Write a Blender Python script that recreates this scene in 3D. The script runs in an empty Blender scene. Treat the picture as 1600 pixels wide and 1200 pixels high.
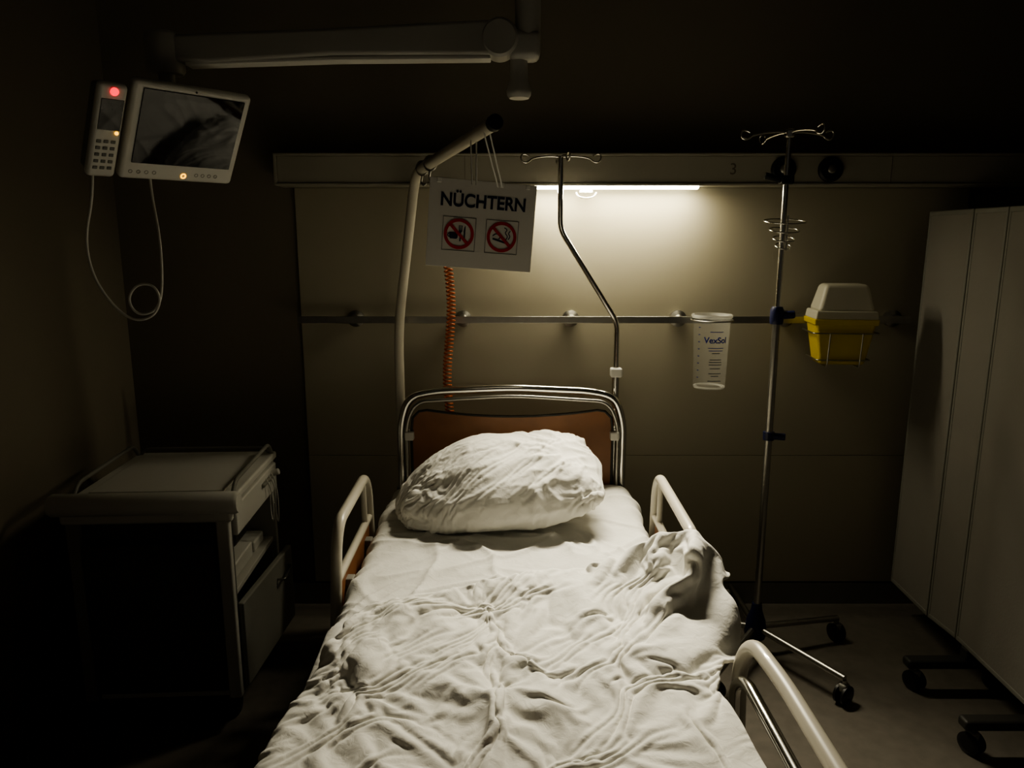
import bpy, math, time
import bmesh
from mathutils import Vector, Matrix, Euler, noise
scene=bpy.context.scene
def link(o): scene.collection.objects.link(o)
# ---------------------------------------------------------------- materials
def mat(name,col,rough=.5,metal=0.,var=.08,vscale=6.,bump=0.,bscale=60.,emis=None,estr=0.,trans=0.,ior=1.45,sheen=0.,coat=0.,alpha=1.):
    m=bpy.data.materials.new(name); m.use_nodes=True
    nt=m.node_tree; n=nt.nodes; l=nt.links; b=n['Principled BSDF']
    tc=n.new('ShaderNodeTexCoord')
    nz=n.new('ShaderNodeTexNoise'); nz.inputs['Scale'].default_value=vscale; nz.inputs['Detail'].default_value=4
    l.new(tc.outputs['Object'],nz.inputs['Vector'])
    r=n.new('ShaderNodeValToRGB')
    r.color_ramp.elements[0].position=.3; r.color_ramp.elements[1].position=.7
    r.color_ramp.elements[0].color=(*[c*(1-var) for c in col],1)
    r.color_ramp.elements[1].color=(*[min(1,c*(1+var)) for c in col],1)
    l.new(nz.outputs['Fac'],r.inputs['Fac']); l.new(r.outputs['Color'],b.inputs['Base Color'])
    b.inputs['Roughness'].default_value=rough; b.inputs['Metallic'].default_value=metal
    b.inputs['IOR'].default_value=ior; b.inputs['Transmission Weight'].default_value=trans
    b.inputs['Sheen Weight'].default_value=sheen; b.inputs['Coat Weight'].default_value=coat
    b.inputs['Alpha'].default_value=alpha
    if emis: b.inputs['Emission Color'].default_value=(*emis,1); b.inputs['Emission Strength'].default_value=estr
    if bump>0:
        n2=n.new('ShaderNodeTexNoise'); n2.inputs['Scale'].default_value=bscale; n2.inputs['Detail'].default_value=6
        l.new(tc.outputs['Object'],n2.inputs['Vector'])
        bp=n.new('ShaderNodeBump'); bp.inputs['Strength'].default_value=bump; bp.inputs['Distance'].default_value=.004
        l.new(n2.outputs['Fac'],bp.inputs['Height']); l.new(bp.outputs['Normal'],b.inputs['Normal'])
    return m
M={}
M['wall']=mat('wall_paint',(.22,.192,.145),.75,bump=.15,bscale=180,var=.03,vscale=1.5)
M['panel']=mat('wall_laminate',(.37,.34,.26),.5,bump=.05,bscale=90,var=.03,vscale=2)
M['ceil']=mat('ceiling_paint',(.16,.15,.13),.9,var=.03)
M['floor']=mat('floor_linoleum',(.16,.145,.125),.30,var=.10,vscale=25,bump=.05,bscale=120)
M['unit']=mat('headwall_enamel',(.36,.34,.28),.4,var=.02)
M['seam']=mat('seam_dark',(.16,.14,.11),.8)
M['chrome']=mat('chrome',(.75,.74,.70),.16,1.,var=.03)
M['steel']=mat('brushed_steel',(.38,.37,.34),.35,1.,var=.05,vscale=40)
M['cream']=mat('cream_powdercoat',(.55,.52,.44),.35,var=.03,coat=.2)
M['white']=mat('white_plastic',(.66,.65,.61),.45,var=.02)
M['grey']=mat('grey_plastic',(.24,.235,.21),.5,var=.04)
M['cab']=mat('cabinet_laminate',(.54,.53,.49),.45,var=.03)
M['arm']=mat('arm_enamel',(.42,.41,.38),.4,var=.02)
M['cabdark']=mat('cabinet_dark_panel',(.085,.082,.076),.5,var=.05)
M['dgrey']=mat('dark_plastic',(.03,.029,.026),.5,var=.05)
M['black']=mat('black_rubber',(.012,.012,.012),.45,var=.1)
M['brown']=mat('headboard_laminate',(.24,.105,.046),.45,var=.12,vscale=9)
M['blue']=mat('blue_plastic',(.012,.016,.06),.35)
M['orange']=mat('orange_cord',(.36,.085,.02),.4)
M['sign']=mat('sign_card',(.66,.64,.60),.5,var=.02)
M['navy']=mat('print_navy',(.012,.020,.05),.6)
M['red']=mat('print_red',(.42,.015,.012),.5)
M['pblue']=mat('print_blue',(.02,.03,.25),.5)
M['yellow']=mat('sharps_yellow',(.55,.42,.012),.4,var=.03)
M['frost']=mat('frosted_plastic',(.74,.71,.60),.45,trans=.4,var=.03)
M['clear']=mat('clear_plastic',(.90,.90,.86),.10,var=.01,alpha=.13,coat=.4)
M['clearrim']=mat('clear_plastic_rim',(.90,.90,.86),.15,var=.01,alpha=.35,coat=.4)
M['screenglass']=mat('screen_glass',(.008,.008,.010),.035,var=.05,ior=1.36)
M['tube']=mat('lamp_diffuser',(1,1,.9),.5,emis=(1,.93,.68),estr=26)
M['ledr']=mat('led_red',(.8,.02,.02),.4,emis=(1,.01,.03),estr=2.2)
M['ledy']=mat('led_amber',(.8,.5,.02),.4,emis=(1,.48,.01),estr=3)
M['leddim']=mat('keypad_print',(.16,.16,.15),.5)
M['fabric']=mat('screen_fabric',(.25,.235,.21),.7,bump=.1,bscale=150,var=.03)
def linen(name,col):
    m=mat(name,col,.8,var=.02,vscale=4,sheen=.1)
    nt=m.node_tree;n=nt.nodes;l=nt.links;b=n['Principled BSDF']
    tc=n.new('ShaderNodeTexCoord')
    nz=n.new('ShaderNodeTexNoise'); nz.inputs['Scale'].default_value=8; nz.inputs['Detail'].default_value=2; nz.inputs['Distortion'].default_value=1.4
    nz.noise_type='RIDGED_MULTIFRACTAL'
    l.new(tc.outputs['Object'],nz.inputs['Vector'])
    n3=n.new('ShaderNodeTexNoise'); n3.inputs['Scale'].default_value=34; n3.inputs['Detail'].default_value=5; n3.inputs['Distortion'].default_value=.8
    l.new(tc.outputs['Object'],n3.inputs['Vector'])
    mx=n.new('ShaderNodeMath'); mx.operation='MULTIPLY_ADD'; mx.inputs[1].default_value=.6
    l.new(n3.outputs['Fac'],mx.inputs[0]); l.new(nz.outputs['Fac'],mx.inputs[2])
    bp=n.new('ShaderNodeBump'); bp.inputs['Strength'].default_value=.5; bp.inputs['Distance'].default_value=.008
    l.new(mx.outputs[0],bp.inputs['Height']); l.new(bp.outputs['Normal'],b.inputs['Normal'])
    return m
M['linen']=linen('white_linen',(.85,.84,.79))
M['sheet']=linen('sheet_linen',(.74,.73,.69))
# ---------------------------------------------------------------- helpers
def empty(name,loc=(0,0,0),rot=(0,0,0)):
    e=bpy.data.objects.new(name,None); e.empty_display_size=.1; e.location=loc; e.rotation_euler=rot; link(e); return e
def mesh_obj(name,verts,faces,m,parent=None,smooth=False,loc=(0,0,0),rot=(0,0,0)):
    me=bpy.data.meshes.new(name); me.from_pydata([tuple(v) for v in verts],[],faces); me.update()
    bm=bmesh.new(); bm.from_mesh(me); bmesh.ops.recalc_face_normals(bm,faces=bm.faces); bm.to_mesh(me); bm.free()
    me.materials.append(M[m] if isinstance(m,str) else m)
    if smooth:
        for p in me.polygons: p.use_smooth=True
    o=bpy.data.objects.new(name,me); o.location=loc; o.rotation_euler=rot; link(o)
    if parent: o.parent=parent
    return o
def bevel(o,w,seg=3):
    b=o.modifiers.new('bevel','BEVEL'); b.width=w; b.segments=seg; b.limit_method='ANGLE'
    for p in o.data.polygons: p.use_smooth=True
    w2=o.modifiers.new('wn','WEIGHTED_NORMAL'); w2.keep_sharp=True
    return o
def box(name,c,s,m,parent=None,bev=.003,rot=(0,0,0)):
    x,y,z=[k/2 for k in s]
    v=[(-x,-y,-z),(x,-y,-z),(x,y,-z),(-x,y,-z),(-x,-y,z),(x,-y,z),(x,y,z),(-x,y,z)]
    f=[(0,3,2,1),(4,5,6,7),(0,1,5,4),(1,2,6,5),(2,3,7,6),(3,0,4,7)]
    o=mesh_obj(name,v,f,m,parent,loc=c,rot=rot)
    if bev>0: bevel(o,bev)
    return o
def fillet(pts,r,seg=8):
    pts=[Vector(p) for p in pts]
    if r<=0 or len(pts)<3: return pts
    out=[pts[0]]
    for i in range(1,len(pts)-1):
        a,b,c=pts[i-1],pts[i],pts[i+1]
        d1=(a-b); d2=(c-b); rr=min(r,d1.length*.49,d2.length*.49)
        p1=b+d1.normalized()*rr; p2=b+d2.normalized()*rr
        for k in range(seg+1):
            t=k/seg; out.append(p1*(1-t)**2+b*2*t*(1-t)+p2*t*t)
    out.append(pts[-1]); return out
def tube(name,pts,r,m,parent=None,fr=.03,cyclic=False,res=6,smooth_nurbs=False):
    P=fillet(pts,fr) if not cyclic and not smooth_nurbs else [Vector(p) for p in pts]
    cu=bpy.data.curves.new(name,'CURVE'); cu.dimensions='3D'; cu.bevel_depth=r; cu.bevel_resolution=res; cu.use_fill_caps=True
    sp=cu.splines.new('NURBS' if smooth_nurbs else 'POLY'); sp.points.add(len(P)-1)
    for q,p in zip(sp.points,P): q.co=(*p,1)
    sp.use_cyclic_u=cyclic
    if smooth_nurbs: sp.order_u=3; sp.use_endpoint_u=True; sp.resolution_u=10
    tmp=bpy.data.objects.new('tmp',cu); link(tmp)
    dg=bpy.context.evaluated_depsgraph_get(); me=bpy.data.meshes.new_from_object(tmp.evaluated_get(dg))
    bpy.data.objects.remove(tmp); bpy.data.curves.remove(cu)
    me.name=name; me.materials.clear(); me.materials.append(M[m])
    for p in me.polygons: p.use_smooth=True
    o=bpy.data.objects.new(name,me); link(o)
    if parent: o.parent=parent
    return o
def lathe(name,prof,m,parent=None,loc=(0,0,0),rot=(0,0,0),seg=40,close=False):
    v=[];f=[];n=len(prof)
    for i in range(seg):
        a=2*math.pi*i/seg
        for r,z in prof: v.append((r*math.cos(a),r*math.sin(a),z))
    for i in range(seg):
        j=(i+1)%seg
        for k in range(n-1 if not close else n):
            k2=(k+1)%n
            f.append((i*n+k,j*n+k,j*n+k2,i*n+k2))
    o=mesh_obj(name,v,f,m,parent,True,loc,rot)
    bm=bmesh.new(); bm.from_mesh(o.data); bmesh.ops.remove_doubles(bm,verts=bm.verts,dist=1e-5)
    bmesh.ops.recalc_face_normals(bm,faces=bm.faces); bm.to_mesh(o.data); bm.free()
    es=o.modifiers.new('es','EDGE_SPLIT'); es.split_angle=math.radians(40)
    return o
def cyl(name,p1,p2,r,m,parent=None,r2=None,seg=32):
    p1=Vector(p1);p2=Vector(p2);d=p2-p1;L=d.length
    q=Vector((0,0,1)).rotation_difference(d.normalized()).to_euler()
    r2=r if r2 is None else r2; c=min(.002,r*.2)
    return lathe(name,[(0,0),(r-c,0),(r,c),(r2,L-c),(r2-c,L),(0,L)],m,parent,p1,q,seg)
def text(name,s,size,m,parent,loc,rot=(math.pi/2,0,0),bold=0.,align='CENTER',wrap=None,sx=1.):
    cu=bpy.data.curves.new(name,'FONT'); cu.body=s; cu.size=size; cu.offset=bold; cu.align_x=align; cu.align_y='CENTER'; cu.extrude=.0003
    tmp=bpy.data.objects.new('tmp',cu); link(tmp)
    dg=bpy.context.evaluated_depsgraph_get(); me=bpy.data.meshes.new_from_object(tmp.evaluated_get(dg))
    bpy.data.objects.remove(tmp)
    me.name=name; me.materials.clear(); me.materials.append(M[m])
    for v in me.vertices: v.co.x*=sx
    o=bpy.data.objects.new(name,me); link(o); o.parent=parent
    if wrap:
        z0,ang=loc[2],loc[3]
        for v in me.vertices:
            x,y,z=v.co; a=ang+x/wrap
            v.co=(math.sin(a)*(wrap+.0006+z),-math.cos(a)*(wrap+.0006+z),y+z0)
        o.location=(0,0,0)
    else: o.location=loc; o.rotation_euler=rot
    return o
def flat(name,poly,m,parent,y=0.,th=.0006):
    n=len(poly); v=[(x,y,z) for x,z in poly]+[(x,y-th,z) for x,z in poly]
    f=[tuple(range(n)),tuple(range(2*n-1,n-1,-1))]+[(i,(i+1)%n,n+(i+1)%n,n+i) for i in range(n)]
    return mesh_obj(name,v,f,m,parent)
def ring(name,c,r1,r2,m,parent,y,seg=48,th=.0006):
    v=[];f=[]
    for i in range(seg):
        a=2*math.pi*i/seg; ca,sa=math.cos(a),math.sin(a)
        v+=[(c[0]+r1*ca,y,c[1]+r1*sa),(c[0]+r2*ca,y,c[1]+r2*sa),(c[0]+r1*ca,y-th,c[1]+r1*sa),(c[0]+r2*ca,y-th,c[1]+r2*sa)]
    for i in range(seg):
        a=i*4;b=((i+1)%seg)*4
        f+=[(a,b,b+1,a+1),(a+2,a+3,b+3,b+2),(a,a+2,b+2,b),(a+1,b+1,b+3,a+3)]
    return mesh_obj(name,v,f,m,parent)
def sm(a,b,x):
    t=max(0,min(1,(x-a)/(b-a))); return t*t*(3-2*t)
def lerpt(tab,x):
    if x<=tab[0][0]: return tab[0][1]
    for (a,va),(b,vb) in zip(tab,tab[1:]):
        if x<=b: return va+(vb-va)*(x-a)/(b-a)
    return tab[-1][1]
# ---------------------------------------------------------------- room
box('floor',(.45,1.2,-.05),(4.3,4.0,.1),'floor',bev=0)
box('ceiling',(.45,1.2,2.70),(4.3,4.0,.1),'ceil',bev=0)
box('wall_back',(.45,3.12,1.3),(4.3,.1,2.7),'wall',bev=0)
box('wall_left',(-1.65,1.2,1.3),(.1,4.0,2.7),'wall',bev=0)
box('wall_right',(2.55,1.2,1.3),(.1,4.0,2.7),'wall',bev=0)
box('baseboard_back',(.45,3.063,.05),(4.1,.014,.10),'grey',bev=.002)
box('baseboard_left',(-1.593,1.2,.05),(.014,3.7,.10),'grey',bev=.002)
cl=empty('wall_cladding',(0,3.06,0))
for j,(z0,z1) in enumerate([(.11,.689),(.691,1.80)]):
    box(f'cladding_panel_{j}',(.48,0,(z0+z1)/2),(2.70,.02,z1-z0),'panel',cl,.0008)
# ---------------------------------------------------------------- headwall supply unit
hu=empty('headwall_supply_unit',(.0,2.99,1.86))
box('housing',(.55,0,0),(2.90,.12,.105),'unit',hu,.006)
box('top_lip',(.55,-.004,.056),(2.92,.125,.010),'unit',hu,.003)
box('bottom_lip',(.55,-.008,-.055),(2.90,.118,.010),'unit',hu,.003)
box('end_cap',(-.905,0,0),(.012,.128,.118),'unit',hu,.003)
for i,x in enumerate([-.18,1.45]): box(f'cover_joint_{i}',(x,-.0605,0),(.0015,.002,.10),'seam',hu,0)
text('bed_number','3',.060,'seam',hu,(.845,-.0615,.0),bold=0)
for i,x in enumerate([1.035,1.215]):
    lathe(f'gas_outlet_{i}',[(0,0),(.047,0),(.047,.010),(.040,.016),(.030,.016),(.028,.010),(0,.010)],'black',hu,(x,-.06,.0),(math.pi/2,0,0))
    lathe(f'gas_outlet_core_{i}',[(0,0),(.016,0),(.016,.012),(.011,.016),(0,.016)],'steel',hu,(x,-.069,.0),(math.pi/2,0,0))
v=[];f=[];N=14
for X in (.06,.72):
    for k in range(N+1):
        a=math.pi*k/N; v.append((X,-.028*math.cos(a)-.024,-.060-.011*math.sin(a)))
for k in range(N): f.append((k,k+1,N+2+k,N+1+k))
f.append(tuple(range(N+1))); f.append(tuple(range(2*N+1,N,-1))); f.append((0,N+1,2*N+1,N))
mesh_obj('lamp_diffuser',v,f,'tube',hu,True)
box('pull_switch_body',(.29,.0,-.078),(.05,.03,.012),'white',hu,.004)
tube('pull_switch_loop',[(.25,-.01,-.082),(.26,-.012,-.098),(.29,-.012,-.104),(.32,-.012,-.098),(.33,-.01,-.082)],.003,'white',hu,.01)
def area(name,loc,rot,sx,sy,pw,spread=180,col=(1,.89,.63)):
    L=bpy.data.lights.new(name,'AREA'); L.shape='RECTANGLE'; L.size=sx; L.size_y=sy; L.energy=pw; L.color=col; L.spread=math.radians(spread)
    o=bpy.data.objects.new(name,L); o.location=loc; o.rotation_euler=rot; link(o); o.parent=hu; return o
area('reading_lamp_light',(.39,-.02,-.074),(math.radians(-5),0,0),.64,.035,4.8)
area('reading_lamp_beam',(.39,-.045,-.073),(math.radians(-50),0,0),.64,.03,13.5,90,(1,.91,.70))
# ---------------------------------------------------------------- equipment rail
er=empty('equipment_rail',(.37,2.98,1.28))
box('rail_bar',(0,-.004,0),(2.47,.010,.028),'steel',er,.002)
for i in range(6):
    x=-1.01+i*.44
    lathe(f'standoff_{i}',[(0,0),(.030,0),(.034,.006),(.034,.030),(.018,.040),(.016,.072),(0,.072)],'steel',er,(x,.070,0),(math.pi/2,0,0))
# ---------------------------------------------------------------- suction canister
sc=empty('suction_canister',(.785,2.895,1.02))
lathe('canister_body',[(0,0),(.060,0),(.063,.004),(.071,.275),(.075,.28),(.075,.288)],'clear',sc)
lathe('canister_rim',[(.070,.278),(.079,.278),(.080,.284),(.079,.290),(.070,.290)],'clearrim',sc,close=True)
lathe('canister_foot',[(.050,0),(.061,0),(.062,.006),(.052,.006)],'clearrim',sc,close=True)
text('canister_name','VexSol',.032,'pblue',sc,(0,0,.195,.0),bold=.0008,wrap=.071)
for k in range(8): text(f'canister_mark_{k}','-',.03,'pblue',sc,(0,0,.05+k*.028,-.95),wrap=.070)
for k,(w,z) in enumerate([(.05,.228),(.06,.165),(.055,.155),(.03,.145),(.045,.120),(.05,.110),(.05,.100),(.04,.085),(.05,.065),(.03,.055),(.055,.035)]):
    n=8; vv=[];ff=[]
    for i in range(n+1):
        a=.05+(i/n-.5)*w/.067; R=.0645+(z/.28)*.0075
        for dz in (-.0013,.0013): vv.append((math.sin(a)*R,-math.cos(a)*R,z+dz))
    for i in range(n): ff.append((2*i,2*i+2,2*i+3,2*i+1))
    mesh_obj(f'canister_print_{k}',vv,ff,'navy' if k>2 else 'pblue',sc)
tube('canister_hoop',[(.080*math.cos(2*math.pi*i/32),.080*math.sin(2*math.pi*i/32),.268) for i in range(32)],.003,'steel',sc,cyclic=True)
box('canister_bracket',(0,.080,.262),(.04,.008,.04),'steel',sc,.003)
# ---------------------------------------------------------------- sharps container
sh=empty('sharps_container',(1.285,2.885,1.12),(0,0,math.radians(-6)))
def frustum(name,z0,s0,z1,s1,m,parent,bev):
    v=[];
    for z,(a,b) in ((z0,s0),(z1,s1)): v+=[(-a,-b,z),(a,-b,z),(a,b,z),(-a,b,z)]
    o=mesh_obj(name,v,[(0,3,2,1),(4,5,6,7),(0,1,5,4),(1,2,6,5),(2,3,7,6),(3,0,4,7)],m,parent); bevel(o,bev,4); return o
frustum('bin_body',0,(.085,.055),.165,(.112,.072),'yellow',sh,.012)
frustum('bin_rim',.155,(.118,.076),.178,(.120,.078),'yellow',sh,.005)
frustum('bin_lid_lower',.176,(.117,.075),.21,(.112,.072),'frost',sh,.006)
frustum('bin_lid_upper',.205,(.106,.068),.31,(.080,.050),'frost',sh,.016)
tube('wire_hoop',[(-.122,.07,.125),(-.122,-.082,.125),(.122,-.082,.125),(.122,.07,.125)],.003,'steel',sh,.02)
tube('wire_hoop_low',[(-.10,.07,.02),(-.10,-.07,.02),(.10,-.07,.02),(.10,.07,.02)],.003,'steel',sh,.02)
for i,x in enumerate((-.06,.06)): tube(f'wire_drop_{i}',[(x,-.083,.125),(x,-.070,-.006),(x,.06,-.006),(x,.075,.12)],.003,'steel',sh,.015)
box('wire_clamp',(0,.076,.15),(.10,.008,.05),'steel',sh,.003)
# ---------------------------------------------------------------- iv stand
iv=empty('iv_stand',(.95,2.65,0))
tube('lower_pole',[(0,0,.12),(0,0,1.33)],.0135,'steel',iv)
tube('upper_pole',[(0,0,1.32),(0,0,1.97)],.0095,'chrome',iv)
def hook(name,ang,L,m,parent,z,r=.0032):
    c,s=math.cos(ang),math.sin(ang)
    pr=[(0,0),(.02,.004),(.06,.004),(L-.040,-.004),(L-.030,-.016),(L-.012,-.020),(L,-.008),(L-.002,.010),(L-.018,.012),(L-.030,.004)]
    return tube(name,[(c*a,s*a,z+b) for a,b in pr],r,m,parent,smooth_nurbs=True)
for k,a in enumerate((.12,math.pi-.08,-1.2,1.9)): hook(f'hook_{k}',a,.162,'chrome',iv,1.955)
box('hook_hub',(0,0,1.955),(.03,.03,.03),'chrome',iv,.006)
box('top_clamp',(.0,0,1.80),(.045,.04,.03),'black',iv,.006)
cyl('clamp_knob',(-.02,0,1.80),(-.075,0,1.815),.012,'black',iv)
for k,(z,r) in enumerate(((1.66,.070),(1.63,.050),(1.60,.036),(1.575,.026))):
    tube(f'drip_ring_{k}',[(r*math.cos(2*math.pi*i/32)+.005,r*math.sin(2*math.pi*i/32)-.0,z+.01*math.sin(2*math.pi*i/32)) for i in range(32)],.0025,'chrome',iv,cyclic=True)
tube('drip_ring_stem',[(.012,-.01,1.56),(.012,-.01,1.68)],.003,'chrome',iv)
lathe('height_collar',[(0,0),(.022,0),(.024,.01),(.024,.05),(.018,.062),(0,.062)],'blue',iv,(0,0,1.30))
cyl('height_knob',(0,0,1.33),(.06,-.01,1.335),.014,'blue',iv)
lathe('lower_collar',[(0,0),(.020,0),(.021,.03),(0,.03)],'blue',iv,(0,0,.87))
cyl('lower_knob',(0,0,.885),(.055,-.02,.885),.013,'blue',iv)
lathe('base_hub',[(0,0),(.038,0),(.042,.02),(.036,.07),(.022,.11),(.018,.14),(0,.14)],'blue',iv,(0,0,.075))
def caster(name,x,y,parent,R=.036,z0=0,m='black',ang=0):
    ca,sa=math.cos(ang),math.sin(ang)
    for s in (-1,1):
        px,py=x+s*.014*ca,y+s*.014*sa
        lathe(f'{name}_wheel_{"a" if s<0 else "b"}',[(0,-.009),(R*.5,-.009),(R*.8,-.008),(R,-.004),(R,.004),(R*.8,.008),(0,.009)],m,parent,(px,py,z0+R),(0,math.pi/2,ang),seg=28)
    cyl(name+'_axle',(x-.022*ca,y-.022*sa,z0+R),(x+.022*ca,y+.022*sa,z0+R),.007,'steel',parent,seg=16)
    box(name+'_fork',(x,y,z0+R*1.7),(.03,.036,R*.9),'grey',parent,.008,(0,0,ang))
    cyl(name+'_stem',(x,y,z0+R*1.8),(x,y,z0+R*2.5),.008,'steel',parent,seg=16)
a0=math.atan2(-.33,.22)
for k in range(5):
    a=a0+k*2*math.pi/5; c,s=math.cos(a),math.sin(a); L=.38
    o=tube(f'leg_{k}',[(0.02*c,.02*s,.115),(L*c,L*s,.095)],.012,'steel',iv)
    caster(f'caster_{k}',L*c,L*s,iv,.036,0,'black',a)
# ---------------------------------------------------------------- bed
bed=empty('hospital_bed',(0,0,0))
hy=2.80
tube('headboard_tube',[(-.432,hy,.42),(-.432,hy,.90),(-.40,hy,1.0),(-.30,hy,1.022),(0,hy,1.035),(.30,hy,1.022),(.40,hy,1.0),(.432,hy,.90),(.432,hy,.42)],.016,'chrome',bed,.07)
tube('headboard_tube_inner',[(-.41,hy-.02,.55),(-.41,hy-.02,.90),(-.37,hy-.02,.985),(0,hy-.02,1.008),(.37,hy-.02,.985),(.41,hy-.02,.90),(.41,hy-.02,.55)],.008,'steel',bed,.09)
pl=[(-.37,.50),(.37,.50),(.39,.54),(.392,.86),(.385,.92),(.36,.945),(.33,.95)]
pl+=[(x,.925+.025*(abs(x)/.33)**2) for x in (.25,.17,.08,0,-.08,-.17,-.25)]
pl+=[(-.33,.95),(-.36,.945),(-.385,.92),(-.392,.86),(-.39,.54)]
o=flat('headboard_panel',pl,'brown',bed,hy+.011,.022); bevel(o,.004)
tube('headboard_edging',[(x,hy-.012,z) for x,z in pl],.005,'dgrey',bed,cyclic=True)
for s in (-1,1):
    box(f'headboard_clip_{"l" if s<0 else "r"}',(s*.398,hy-.01,.85),(.035,.05,.035),'white',bed,.006)
    box(f'bumper_{"l" if s<0 else "r"}',(s*.45,hy-.02,.46),(.05,.08,.06),'grey',bed,.015)
for s in (-1,1): box(f'frame_side_{"l" if s<0 else "r"}',(s*.44,1.70,.41),(.035,2.15,.06),'cream',bed,.006)
for i,y in enumerate((.66,1.1,1.7,2.3,2.78)): box(f'frame_cross_{i}',(0,y,.40),(.86,.04,.05),'cream',bed,.005)
box('mattress_deck',(0,1.71,.45),(.86,2.08,.02),'grey',bed,.004)
for i,y in enumerate((.85,2.55)):
    for s in (-1,1):
        box(f'base_leg_{i}{"l" if s<0 else "r"}',(s*.36,y,.24),(.05,.05,.30),'grey',bed,.006)
        caster(f'bed_caster_{i}{"l" if s<0 else "r"}',s*.36,y,bed,.06,0,'black')
for s in (-1,1): box(f'base_beam_{"l" if s<0 else "r"}',(s*.36,1.7,.18),(.05,1.7,.05),'grey',bed,.006)
flp=[(-.43,.40),(.43,.40),(.45,.46),(.45,.78),(.40,.86),(-.40,.86),(-.45,.78),(-.45,.46)]
o=flat('footboard_panel',flp,'brown',bed,.62,.022); bevel(o,.004)
tube('footboard_tube',[(-.46,.61,.40),(-.46,.61,.90),(.46,.61,.90),(.46,.61,.40)],.016,'chrome',bed,.08)
def siderail(tag,X,yf,yn,zt,zb,drop=0.):
    tube(f'siderail_{tag}',[(X,yf+.05,zb),(X,yf+.02,zt-.06),(X,yf-.03,zt),(X,yn+.05,zt-.01),(X,yn,zt-.06),(X,yn-.07,zb)],.0165,'cream',bed,.06)
    tube(f'siderail_lower_{tag}',[(X,yf+.035,zt-.16),(X,yn-.03,zt-.17)],.013,'cream',bed)
    tube(f'siderail_mid_{tag}',[(X,yf-.06,zt-.01),(X,yf-.05,zt-.16)],.010,'cream',bed)
    box(f'siderail_insert_{tag}',(X,(yf+yn)/2,zt-.235),(.014,yf-yn-.02,.12),'brown',bed,.01)
    for i,y in enumerate((yf-.08,yn+.08)): box(f'siderail_post_{tag}{i}',(X*.97,y,(zt-.2+.38)/2),(.03,.04,zt-.2-.38),'grey',bed,.006)
siderail('head_l',-.505,2.45,2.0,.80,.42)
siderail('head_r',.505,2.45,1.90,.80,.42)
tube('siderail_foot_r',[(.525,1.53,.45),(.515,1.52,.66),(.52,1.46,.745),(.53,1.30,.75),(.53,.72,.75),(.525,.66,.66),(.525,.64,.45)],.017,'cream',bed,.06)
tube('siderail_foot_r_inner',[(.505,1.50,.45),(.500,1.50,.62),(.505,1.44,.665),(.51,1.2,.66),(.51,.75,.66),(.505,.70,.60),(.505,.69,.45)],.013,'chrome',bed,.05)
tube('siderail_foot_l',[(-.50,1.60,.30),(-.50,1.55,.46),(-.50,.80,.46),(-.50,.72,.30)],.016,'cream',bed,.06)
for i,(x,y) in enumerate(((.49,1.2),(.49,.85),(-.475,1.2),(-.475,.9))): box(f'siderail_bracket_{i}',(x,y,.40),(.06,.05,.10),'grey',bed,.006)
# trapeze pole
tp=empty('trapeze_pole',(0,0,0))
tube('pole',[(-.44,2.85,.40),(-.44,2.85,1.20),(-.432,2.85,1.32),(-.355,2.82,1.84),(-.047,2.0,1.892)],.0185,'cream',tp,.09)
cyl('end_cap',(-.049,2.005,1.8917),(-.041,1.982,1.8932),.021,'black',tp)
cyl('socket',(-.44,2.85,.36),(-.44,2.85,.62),.024,'grey',tp)
for k,t in enumerate((.12,.25)):
    c=Vector((-.355,2.82,1.84)).lerp(Vector((-.047,2.0,1.892)),t)
    tube(f'hook_ring_{k}',[(c.x+.024*math.cos(a)*.9,c.y-.024*math.cos(a)*.35,c.z+.024*math.sin(a)) for a in [2*math.pi*i/20 for i in range(20)]],.004,'steel',tp,cyclic=True)
    tube(f'hook_drop_{k}',[(c.x,c.y,c.z-.022),(c.x-.006,c.y,c.z-.05),(c.x+.006,c.y,c.z-.062),(c.x+.014,c.y,c.z-.05)],.0035,'steel',tp,.008)
cc=empty('coiled_nurse_call_cord',(-.245,2.86,0))
pts=[]
for i in range(0,44*12+1):
    t=i/(44*12); z=1.50-t*.66; a=2*math.pi*44*t
    pts.append((.015*math.cos(a)+.010*math.sin(t*7),.015*math.sin(a),z))
pts=[(0,0.0,1.80),(0,0,1.52)]+pts+[(.01,0,.80),(.01,.0,.72)]
tube('coil',pts,.0033,'orange',cc,0,res=3)
tube('cord_lead',[(0,0,1.79),(.02,.05,1.80)],.004,'orange',cc,0)
bp=empty('bed_iv_pole',(0,0,0))
tube('pole',[(.405,2.84,.45),(.405,2.84,1.285),(.182,2.84,1.635),(.180,2.84,1.90)],.0105,'chrome',bp,.035)
for k,(a,L) in enumerate(((-.10,.148),(math.pi+.05,.148),(-1.3,.10),(1.75,.07))):
    o=hook(f'hook_{k}',a,L,'chrome',bp,1.895); o.location=(.18,2.84,0)
box('collar',(.405,2.835,1.09),(.045,.04,.035),'white',bp,.006)
cyl('collar_sleeve',(.405,2.84,.95),(.405,2.84,1.08),.014,'chrome',bp)
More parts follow.
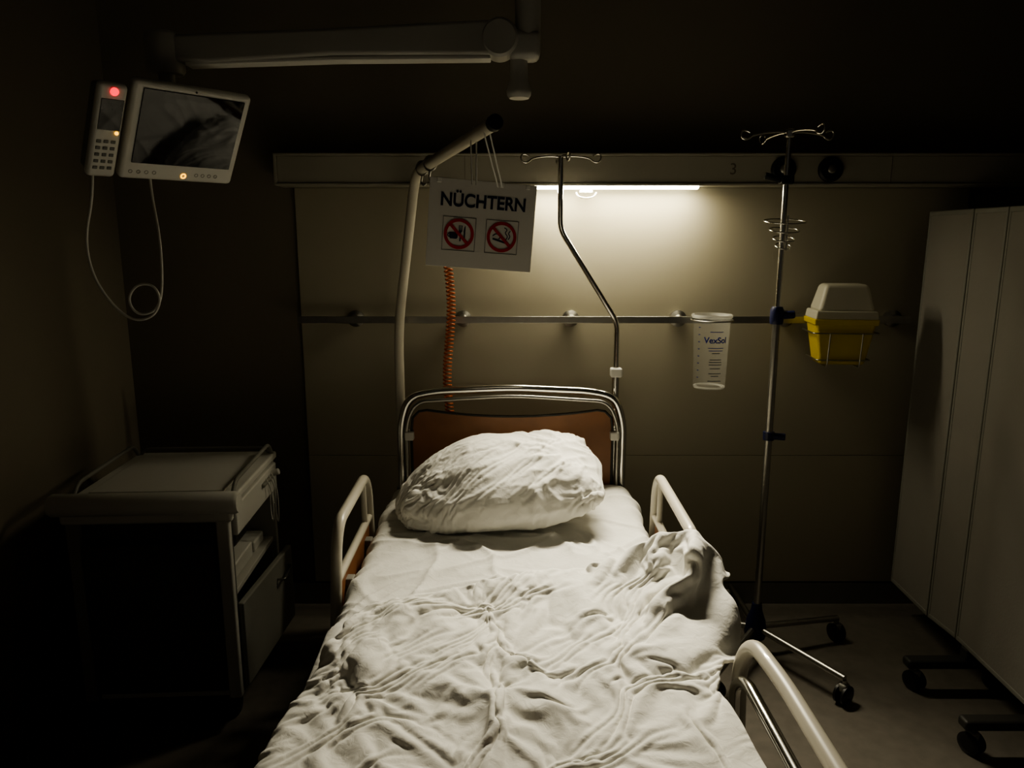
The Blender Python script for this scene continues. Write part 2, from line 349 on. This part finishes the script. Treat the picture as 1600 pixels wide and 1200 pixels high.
# ---------------------------------------------------------------- fasting sign
sg=empty('fasting_sign',(-.087,2.14,1.637),(math.radians(2),math.radians(4.3),math.radians(9)))
W,H=.302,.243
o=box('card',(0,0,0),(W,.003,H),'sign',sg,.001)
text('sign_text','NÜCHTERN',.0500,'navy',sg,(.002,-.0022,.063),bold=.0014,sx=.90)
for k,cx in enumerate((-.062,.060)):
    cz=-.028; y=-.0018
    ring(f'frame_{k}',(cx,cz),.064,.0665,'leddim',sg,y,seg=4)
    ring(f'prohibition_ring_{k}',(cx,cz),.034,.0425,'red',sg,y-.0008)
    d=.0030
    c45=math.cos(math.pi/4)
    L=.036
    flat(f'prohibition_bar_{k}',[(cx-L*c45-d,cz+L*c45-d),(cx-L*c45+d,cz+L*c45+d),(cx+L*c45+d,cz-L*c45+d),(cx+L*c45-d,cz-L*c45-d)],'red',sg,y-.0008)
for k,cx in enumerate((-.062,.060)):
    f_=bpy.data.objects[f'frame_{k}']
    for v in f_.data.vertices:
        x,z=v.co.x-cx,v.co.z+.028; c=math.cos(math.pi/4)
        v.co.x=cx+(x*c-z*c); v.co.z=-.028+(x*c+z*c)
cx,cz=-.062,-.028; y=-.0018
flat('cup',[(cx-.024,cz-.014),(cx-.006,cz-.014),(cx-.003,cz-.010),(cx-.003,cz+.004),(cx-.027,cz+.004),(cx-.027,cz-.010)],'navy',sg,y)
ring('cup_handle',(cx-.027,cz-.004),.003,.006,'navy',sg,y,20)
flat('fork',[(cx+.002,cz-.020),(cx+.006,cz-.020),(cx+.006,cz+.004),(cx+.009,cz+.008),(cx+.009,cz+.024),(cx+.007,cz+.024),(cx+.0065,cz+.010),(cx+.005,cz+.010),(cx+.005,cz+.024),(cx+.003,cz+.024),(cx+.003,cz+.010),(cx+.0015,cz+.010),(cx+.001,cz+.024),(cx-.001,cz+.024),(cx-.001,cz+.008),(cx+.002,cz+.004)],'navy',sg,y)
flat('knife',[(cx+.014,cz-.020),(cx+.018,cz-.020),(cx+.018,cz+.024),(cx+.015,cz+.020),(cx+.013,cz+.008),(cx+.014,cz+.002)],'navy',sg,y)
cx=.060
flat('cigarette',[(cx-.026,cz-.008),(cx+.012,cz-.018),(cx+.013,cz-.013),(cx-.025,cz-.003)],'navy',sg,y)
flat('cigarette_tip',[(cx+.0135,cz-.0185),(cx+.019,cz-.020),(cx+.020,cz-.015),(cx+.0145,cz-.0135)],'navy',sg,y)
def strip(name,pts,w,m,parent,y):
    P=fillet([Vector((a,0,b)) for a,b in pts],.008,5); L=[];R=[]
    for i,p in enumerate(P):
        d=(P[min(i+1,len(P)-1)]-P[max(i-1,0)]).normalized(); nn=Vector((-d.z,0,d.x))*w
        L.append((p.x+nn.x,p.z+nn.z)); R.append((p.x-nn.x,p.z-nn.z))
    v=[(a,y,b) for a,b in L]+[(a,y,b) for a,b in R]; n=len(L)
    return mesh_obj(name,v,[(i,i+1,n+i+1,n+i) for i in range(n-1)],m,parent)
strip('smoke_a',[(cx+.012,cz-.008),(cx+.018,cz+.004),(cx+.008,cz+.012),(cx+.016,cz+.022),(cx+.006,cz+.027)],.0013,'navy',sg,y-.0004)
strip('smoke_b',[(cx+.019,cz-.006),(cx+.025,cz+.004),(cx+.018,cz+.011),(cx+.024,cz+.019)],.0013,'navy',sg,y-.0004)
strip('hand',[(cx-.026,cz+.002),(cx-.016,cz+.010),(cx-.002,cz+.002),(cx-.008,cz-.006)],.0015,'navy',sg,y-.0004)
def worldm(e): return Matrix.Translation(e.location)@e.rotation_euler.to_matrix().to_4x4()
sg_inv=worldm(sg).inverted()
A=Vector((-.355,2.82,1.84)); B=Vector((-.047,2.0,1.892))
for k,(t,xo) in enumerate(((.80,-.028),(.93,.045))):
    p=A.lerp(B,t)
    for s in (-1,1):
        q=sg_inv@p
        tube(f'string_{k}{"a" if s<0 else "b"}',[(xo+s*.006,-.002,H/2-.012),q+Vector((s*.008,-.019,-.012)),q+Vector((0,-.005,.023))],.0022,'white',sg,.01)
for k,x in enumerate((-.125,.05,.125)): box(f'clip_{k}',(x,-.002,H/2-.006),(.012,.006,.014),'white',sg,.002)
# ---------------------------------------------------------------- bedside cabinet
bc=empty('bedside_cabinet',(-1.165,2.49,0),(0,0,math.radians(3)))
w,d,h=.50,.54,.80
box('back_side',(-w/2+.012,0,.44),(.024,d,.66),'cab',bc,.004)
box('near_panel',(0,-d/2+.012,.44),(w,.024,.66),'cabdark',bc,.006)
box('near_panel_post_r',(w/2-.018,-d/2-.008,.44),(.042,.03,.68),'cab',bc,.008)
box('near_panel_post_l',(-w/2+.018,-d/2-.008,.44),(.042,.03,.68),'grey',bc,.008)
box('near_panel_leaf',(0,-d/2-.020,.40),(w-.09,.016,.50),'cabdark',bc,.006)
box('far_panel',(0,d/2-.012,.44),(w,.024,.66),'cab',bc,.004)
box('bottom_plate',(0,0,.11),(w,d,.024),'cab',bc,.004)
box('top_plate',(0,.01,.775),(w+.02,d+.0,.028),'white',bc,.008)
box('top_tray',(0,.02,.792),(w-.07,d-.10,.008),'white',bc,.003)
box('shelf',(0,0,.44),(w-.03,d-.04,.02),'cab',bc,.003)
box('shelf_upper',(0,0,.645),(w-.03,d-.04,.016),'cab',bc,.003)
box('drawer_front',(w/2+.004,.0,.705),(.022,d-.05,.10),'white',bc,.006)
box('drawer_pull',(w/2+.020,.10,.725),(.014,.12,.014),'grey',bc,.005)
box('door_lower',(w/2+.03,-.02,.275),(.022,d-.06,.30),'grey',bc,.006,(0,0,math.radians(-5)))
tube('door_handle',[(w/2+.045,.05,.36),(w/2+.075,.05,.36),(w/2+.068,.17,.36),(w/2+.04,.17,.36)],.005,'steel',bc,.01)
lathe('front_bar',[(0,-.29),(.030,-.29),(.036,-.28),(.036,.28),(.030,.29),(0,.29)],'cab',bc,(0,-d/2-.02,.785),(0,math.pi/2,0))
box('front_apron',(0,-d/2-.012,.745),(w+.03,.03,.05),'cab',bc,.010)
for s in (-1,1):
    tube(f'top_rail_{"l" if s<0 else "r"}',[(s*(w/2-.0),-d/2+.04,.785),(s*(w/2),-d/2+.08,.825),(s*w/2,d/2-.06,.835),(s*w/2,d/2-.02,.785)],.007,'grey',bc,.03)
tube('top_rail_back',[(-w/2+.01,d/2-.02,.79),(-w/2+.03,d/2-.02,.812),(w/2-.03,d/2-.02,.812),(w/2-.01,d/2-.02,.79)],.005,'grey',bc,.02)
for i,(x,y) in enumerate(((-.2,-.22),(.2,-.22),(-.2,.22),(.2,.22))): caster(f'cabinet_caster_{i}',x,y,bc,.035,0,'black')
box('tissue_box',(.16,-.05,.485),(.11,.20,.055),'white',bc,.006)
box('glasses_case',(.17,.15,.470),(.08,.12,.04),'white',bc,.008)
box('dark_pouch',(.12,.05,.555),(.12,.16,.08),'dgrey',bc,.02)
for k,(y0,dz) in enumerate(((.08,.20),(.12,.14),(.15,.24))):
    tube(f'charging_cable_{k}',[(w/2+.02,y0,.74),(w/2+.04,y0+.01,.70),(w/2+.03,y0+.03,.74-dz),(w/2+.01,y0+.06,.70-dz*.4),(w/2+.015,y0+.08,.73)],.0022,'white',bc,smooth_nurbs=True)
cyl('plug',(w/2+.01,.17,.73),(w/2+.045,.17,.74),.012,'white',bc)
# ---------------------------------------------------------------- patient terminal + arm
pt=empty('patient_terminal',(-.925,2.20,1.885),(math.radians(33),0,math.radians(50)))
o=box('monitor_housing',(0,.012,0),(.335,.03,.285),'white',pt,.012)
box('monitor_back',(0,.04,0),(.22,.05,.18),'grey',pt,.015)
box('screen',(.002,-.0045,.018),(.288,.004,.215),'screenglass',pt,.001)
for k,x in enumerate((-.14,-.118,-.096,-.074,.05,.07,.09,.11)): ring(f'key_{k}',(x,-.117),.004,.0058,'grey',pt,-.0035,16)
ring('power_led',(.012,-.122),.0045,.0085,'ledy',pt,-.0035,24)
cyl('camera_dot',(.0,-.002,.133),(.0,-.0045,.133),.003,'black',pt)
box('phone_cradle',(-.220,.02,-.005),(.075,.03,.235),'grey',pt,.01)
box('phone_body',(-.220,-.002,-.005),(.074,.026,.262),'white',pt,.012)
box('phone_display',(-.218,-.0155,.045),(.056,.002,.085),'screenglass',pt,.001)
cyl('phone_lamp',(-.218,-.012,.108),(-.218,-.020,.108),.0105,'ledr',pt)
cyl('phone_led',(-.197,-.014,-.004),(-.197,-.018,-.004),.005,'ledy',pt)
for r in range(5):
    for c in range(3): box(f'phone_key_{r}{c}',(-.238+c*.018,-.0155,-.03-r*.019),(.012,.003,.009),'leddim',pt,.002)
ptm=worldm(pt); pi=ptm.inverted()
p0=ptm@Vector((-.235,0,-.132)); p1=ptm@Vector((-.075,.012,-.14))
cab=[p0,p0+Vector((-.005,0,-.06)),(-1.19,2.10,1.60),(-1.18,2.10,1.50),(-1.136,2.10,1.42),(-1.08,2.10,1.37),(-1.02,2.10,1.38),(-.992,2.10,1.43),(-1.01,2.10,1.475),(-1.06,2.10,1.475),(-1.092,2.105,1.43),(-1.07,2.11,1.385),(-1.02,2.12,1.395),(-1.0,2.13,1.45),(-.998,2.14,1.60),p1+Vector((0,0,-.05)),p1]
tube('handset_cable',[pi@Vector(p) for p in cab],.0035,'white',pt,smooth_nurbs=True)
ar=empty('terminal_support_arm',(0,0,-.040))
def loft(name,secs,m,parent,bev):
    v=[];f=[]
    for (x,y,z,hy_,hz) in secs: v+=[(x,y-hy_,z-hz),(x,y+hy_,z-hz),(x,y+hy_,z+hz),(x,y-hy_,z+hz)]
    for i in range(len(secs)-1):
        a=i*4;b=a+4
        for k in range(4): f.append((a+k,a+(k+1)%4,b+(k+1)%4,b+k))
    f.append((0,1,2,3)); e=(len(secs)-1)*4; f.append((e+3,e+2,e+1,e))
    o=mesh_obj(name,v,f,m,parent); bevel(o,bev,4); return o
loft('arm_beam',[(-.97,2.24,2.165,.03,.036),(-.85,2.24,2.165,.034,.040),(-.5,2.235,2.180,.034,.036),(-.08,2.23,2.190,.034,.046),(.0,2.23,2.190,.034,.048)],'arm',ar,.012)
loft('arm_edge_highlight',[(-.92,2.24,2.125,.026,.006),(-.5,2.235,2.137,.026,.006),(-.06,2.23,2.140,.026,.006)],'white',ar,.004)  # added white strip, stands in for the highlight along the beam's lower edge
lathe('elbow_l',[(0,-.055),(.045,-.055),(.052,-.045),(.052,.045),(.045,.055),(0,.055)],'arm',ar,(-.985,2.24,2.155))
lathe('elbow_r',[(0,0),(.045,0),(.052,.008),(.052,.075),(.045,.083),(0,.083)],'arm',ar,(-.035,2.275,2.190),(math.pi/2,0,0))
box('elbow_block',(.035,2.24,2.175),(.09,.075,.08),'arm',ar,.02)
cyl('ceiling_column',(.045,2.24,2.20),(.045,2.24,2.68),.036,'arm',ar)
lathe('swivel_end',[(0,0),(.028,0),(.034,.008),(.036,.02),(.026,.05),(.024,.12),(.030,.13),(0,.13)],'arm',ar,(.02,2.24,2.035))
lathe('ceiling_flange',[(0,0),(.09,0),(.10,.01),(.10,.03),(0,.03)],'arm',ar,(.045,2.24,2.66))
tube('drop_stem',[(-.985,2.24,2.12),(-.985,2.24,2.02),(-.96,2.24,1.96)],.022,'arm',ar,.03)
# ---------------------------------------------------------------- folding privacy screen
fs=empty('folding_privacy_screen',(0,0,0))
nodes=[(1.640,2.96),(1.628,2.655),(1.642,2.49),(1.625,2.05),(1.64,1.62)]
for i in range(4):
    a=Vector((*nodes[i],0)); b=Vector((*nodes[i+1],0)); dd=b-a; ang=math.atan2(dd.y,dd.x); c=(a+b)/2; L=dd.length
    box(f'panel_{i}',(c.x,c.y,.93),(L-.024,.020,1.54),'fabric',fs,.003,(0,0,ang))
    for z,t in ((.165,'b'),(1.695,'t')): box(f'panel_bar_{i}{t}',(c.x,c.y,z),(L-.012,.024,.020),'grey',fs,.005,(0,0,ang))
    for q,t in ((a+dd.normalized()*.008,'a'),(b-dd.normalized()*.008,'b')): box(f'panel_post_{i}{t}',(q.x,q.y,.93),(.012,.024,1.55),'grey',fs,.004,(0,0,ang))
for i,y in enumerate((2.42,2.08)):
    x=1.635
    box(f'foot_{i}',(x-.04,y,.105),(.36,.05,.035),'dgrey',fs,.012)
    box(f'foot_riser_{i}',(x,y,.135),(.03,.04,.05),'dgrey',fs,.005)
    for s,xx in (('a',x-.18),('b',x+.11)): caster(f'screen_caster_{i}{s}',xx,y,fs,.036,0,'black',.4)
# ---------------------------------------------------------------- mattress, sheet
mattress=box('mattress',(0,1.705,.542),(.90,2.10,.16),'sheet',None,.04)
NX,NY=180,180
hw,rad,zt,zlow=.462,.045,.633,.475
side=zt-rad-zlow; arc=rad*math.pi/2; top=2*(hw-rad); tot=2*side+2*arc+top
def prf(s):
    if s<side: return (-hw,zlow+s,(-1,0))
    s-=side
    if s<arc:
        a=s/rad; return (-hw+rad-rad*math.cos(a),zt-rad+rad*math.sin(a),(-math.cos(a),math.sin(a)))
    s-=arc
    if s<top: return (-hw+rad+s,zt,(0,1))
    s-=top
    if s<arc:
        a=s/rad; return (hw-rad+rad*math.sin(a),zt-rad+rad*math.cos(a),(math.sin(a),math.cos(a)))
    s-=arc
    return (hw,zt-rad-s,(1,0))
v=[];f=[]
y0,y1=.66,2.77
def rid(x,y,ang,sc,st):
    c,s=math.cos(ang),math.sin(ang); u=(x*c+y*s)*sc; w=(-x*s+y*c)*sc*st
    q=noise.noise(Vector((u+noise.noise(Vector((x*3,y*3,5)))*1.2,w,ang*7)))
    return (1-abs(q)*2.2)
for j in range(NY+1):
    y=y1-(y1-1.7)*j/NY if j<NY else y0
    for i in range(NX+1):
        X,Z,nrm=prf(tot*i/NX)
        dd=.013*max(0,rid(X,y,.5,7,.3))**3+.010*max(0,rid(X,y,-.7,9,.25))**3+.009*max(0,rid(X,y,1.25,8,.2))**4+.006*noise.noise(Vector((X*6,y*6,1)))
        dd+=.02*math.exp(-((X-.40)/.05)**2-((y-2.62)/.16)**2)
        if j==NY: dd=-.02
        v.append((X+nrm[0]*dd,y,Z+nrm[1]*dd))
for j in range(NY):
    for i in range(NX):
        a=j*(NX+1)+i; f.append((a,a+1,a+NX+2,a+NX+1))
mesh_obj('bed_sheet',v,f,'sheet',None,True)
# ---------------------------------------------------------------- cloth simulation: blanket + pillow
def collider(o,th=.004,fr=20):
    c=o.modifiers.new('Collision','COLLISION'); o.collision.thickness_outer=th; o.collision.thickness_inner=.02; o.collision.cloth_friction=fr
col=[]
def simbox(c,s,bev=.03):
    q=box('simcol',c,s,'grey',None,bev); collider(q); col.append(q); return q
simbox((0,1.70,.550),(.935,2.2,.19),.03)
simbox((0,2.84,.70),(.95,.06,.60),.01)
def simtube(pts,r):
    q=tube('simcol',pts,r,'grey',None,.06,res=3); collider(q); col.append(q)
simtube([(.505,2.50,.45),(.505,2.47,.74),(.505,2.42,.80),(.505,1.95,.79),(.505,1.90,.74),(.505,1.83,.45)],.020)
simtube([(-.30,1.70,.645),(-.12,1.86,.650),(.2,1.90,.650),(.42,1.90,.665)],.034)
NU,NV=116,140
ytop=[(0,1.80),(.12,1.86),(.3,1.96),(.5,2.0),(.8,2.0),(1,1.93)]
xmin=[(.6,-.50),(1.2,-.495),(1.6,-.475),(1.8,-.42),(1.9,-.38)]
xmax=[(.6,.50),(1.40,.505),(1.55,.55),(1.68,.61),(2.0,.61)]
rest=[];base=[];f=[];pins=[]
K=[(-.107,1.80,.12,.45),(-.035,1.36,.08,.30)]
for j in range(NV+1):
    vv=j/NV
    for i in range(NU+1):
        u=i/NU; yt=lerpt(ytop,u); y=.68+vv*(yt-.68)
        x=lerpt(xmin,y)+(lerpt(xmax,y)-lerpt(xmin,y))*u
        rest.append(Vector((x*1.11+(.08*sm(.3,.5,x)*sm(1.5,1.8,y)),.68+(y-.68)*1.155,0)))
        bx,by=x,y
        for kx,ky,kr,ks in K:
            dx,dy=x-kx,y-ky; g=ks*math.exp(-(dx*dx+dy*dy)/(kr*kr)); bx-=dx*g; by-=dy*g
        edge=min(1,min(u,1-u)*8)*min(1,min(vv,1-vv)*8)
        bx+=edge*(.080*noise.noise(Vector((x*3.6,y*3.6,11)))+.032*noise.noise(Vector((x*9,y*9,13))))
        by+=edge*(.090*noise.noise(Vector((x*3.6,y*3.6,21)))+.032*noise.noise(Vector((x*9,y*9,23))))
        z=.672+.185*sm(.20,.44,x)*sm(1.55,1.86,y)
        z-=.16*sm(.53,.62,x)*sm(1.5,1.7,y)
        z-=.06*sm(-.45,-.50,x)
        z+=.024*noise.noise(Vector((x*8,y*8,2)))+.007*noise.noise(Vector((x*20,y*20,4)))
        z+=.045*math.exp(-((y-(yt-.10))/.06)**2)
        base.append(Vector((bx,by,z)))
        k=len(base)-1
        if j==0: pins.append((k,1.))
        elif j==NV and i%8==0: pins.append((k,.5))
        elif i==0 and j%10==0: pins.append((k,.5))
        elif i==NU and j%10==0: pins.append((k,.5))
for j in range(NV):
    for i in range(NU):
        a=j*(NU+1)+i; f.append((a,a+1,a+NU+2,a+NU+1))
bl=mesh_obj('blanket_sim',base,f,'linen',None,True)
vg=bl.vertex_groups.new(name='pin')
for k,wt in pins: vg.add([k],wt,'REPLACE')
bl.shape_key_add(name='Basis'); kk=bl.shape_key_add(name='rest'); kk.value=0
for i,p in enumerate(rest): kk.data[i].co=p
def cloth(o,mass,tens,bend,press=None,selfc=True,q=6):
    m=o.modifiers.new('Cloth','CLOTH'); s=m.settings
    s.quality=q; s.mass=mass; s.tension_stiffness=tens; s.compression_stiffness=tens; s.shear_stiffness=tens*.4; s.bending_stiffness=bend
    s.tension_damping=5; s.compression_damping=5; s.shear_damping=5; s.bending_damping=.5; s.air_damping=2
    c=m.collision_settings; c.use_collision=True; c.distance_min=.006; c.collision_quality=3; c.friction=15
    c.use_self_collision=selfc; c.self_distance_min=.004; c.self_friction=8
    if press is not None: s.use_pressure=True; s.uniform_pressure_force=press
    m.point_cache.frame_start=1; m.point_cache.frame_end=60
    return m
m1=cloth(bl,.05,15,.30)
m1.settings.rest_shape_key=kk
m1.settings.vertex_group_mass='pin'; m1.settings.pin_stiffness=1
# pillow: stuffing (collider) + case (cloth)
PW,PH=.80,.53
def R4(x,y,z): return Euler((math.radians(x),math.radians(y),math.radians(z))).to_matrix().to_4x4()
Rm=Matrix.Translation((-.045,2.475,.775))@R4(17,0,0)@R4(0,-2,0)@R4(0,0,9)
def pillow_mesh(PU,PV,PW,PH,T,nz):
    v=[];f=[];idx={}
    def pv(i,j,s):
        b=(i in(0,PU) or j in(0,PV)); key=(i,j,0 if b else s)
        if key in idx: return idx[key]
        a=2*i/PU-1; c=2*j/PV-1
        x=a*PW/2*(1-.10*c*c); y=c*PH/2*(1-(.48 if a<0 else .18)*a*a)
        pr=max(0,(1-abs(a)**2.6)*(1-abs(c)**2.4))
        z=0 if b else s*T*pr**.6*(1+.30*noise.noise(Vector((x*5,y*5,7))))
        z-=.09*max(0,-a-.25)**1.3*1.2
        z+=nz*noise.noise(Vector((x*14,y*14,s*3)))
        idx[key]=len(v); v.append(Vector((x,y,z))); return idx[key]
    for s in (1,-1):
        for j in range(PV):
            for i in range(PU):
                q=(pv(i,j,s),pv(i+1,j,s),pv(i+1,j+1,s),pv(i,j+1,s)); f.append(q if s>0 else q[::-1])
    return v,f
v,f=pillow_mesh(30,24,PW-.10,PH-.08,.100,.0)
st=mesh_obj('simcol',[Rm@p for p in v],f,'grey',None,True); collider(st,.004,10); st.collision.thickness_inner=.004; col.append(st)
v,f=pillow_mesh(96,64,PW,PH,.120,.010)
pw=mesh_obj('pillow_sim',[Rm@p for p in v],f,'linen',None,True)
pw.shape_key_add(name='Basis'); k2=pw.shape_key_add(name='rest'); k2.value=0
for i,p in enumerate(v):
    s_=1.10+.10*sm(0,.25,p.x)
    k2.data[i].co=Vector((p.x*1.13,p.y*s_,p.z*1.12))
rloc=[p.copy() for p in v]
m2=cloth(pw,.05,15,.12,press=.38)
m2.settings.rest_shape_key=k2
NF=30
scene.frame_start=1; scene.frame_end=60
for fr in range(1,NF+1): scene.frame_set(fr)
dg=bpy.context.evaluated_depsgraph_get()
for src,name,th in ((bl,'blanket',.010),(pw,'pillow',0)):
    me=bpy.data.meshes.new_from_object(src.evaluated_get(dg)); me.name=name
    for p in me.polygons: p.use_smooth=True
    if name=='pillow':
        nrm=[q.normal.copy() for q in me.vertices]
        for i,q in enumerate(me.vertices):
            x,y,z=rloc[i]
            k=.35+.65*sm(-.05,.15,x+.3*y)
            # creases fanning out from a gather on the right half plus long soft folds from the corners
            wx=x+.05*noise.noise(Vector((x*7,y*7,1))); wy=y+.05*noise.noise(Vector((x*7,y*7,9)))
            a=math.atan2(wy-.02,wx-.26); rr=math.hypot(wy-.02,wx-.26)
            fan=(1-2.4*abs(noise.noise(Vector((a*2.6,rr*2.5,3)))))
            c1=max(0,fan)**2.5*sm(.02,.10,rr)*(1-sm(.22,.42,rr))
            a2=math.atan2(wy+.02,wx+.42); r2=math.hypot(wy+.02,wx+.42)
            c3=max(0,1-2.4*abs(noise.noise(Vector((a2*4,r2*1.5,8)))))**2.5*(1-sm(.25,.5,r2))
            c2=max(0,1-2.6*abs(noise.noise(Vector((wx*9,wy*15,5)))))**2.5
            low=noise.noise(Vector((x*10,y*10,4)))
            q.co+=nrm[i]*(.012*c1+.007*c2*k+.008*c3+.010*low*k)
        me.update()
    o=bpy.data.objects.new(name,me); link(o)
    if th:
        sd=o.modifiers.new('solid','SOLIDIFY'); sd.thickness=th; sd.offset=-.2
    ss=o.modifiers.new('sub','SUBSURF'); ss.levels=1; ss.render_levels=1
scene.frame_set(1)
for o in [bl,pw]+col: bpy.data.objects.remove(o)
# ---------------------------------------------------------------- world, camera
w=bpy.data.worlds.new('world'); scene.world=w; w.use_nodes=True
w.node_tree.nodes['Background'].inputs[0].default_value=(.95,.89,.74,1); w.node_tree.nodes['Background'].inputs[1].default_value=.026
cd=bpy.data.cameras.new('camera'); cd.sensor_width=36; cd.lens=26; cd.clip_start=.05
co=bpy.data.objects.new('camera',cd); co.location=(0,0,1.6); co.rotation_euler=(math.radians(90-11.1),0,0); link(co); scene.camera=co
scene.view_settings.view_transform='AgX'
try: scene.view_settings.look='AgX - Medium High Contrast'
except Exception as e: print(e)
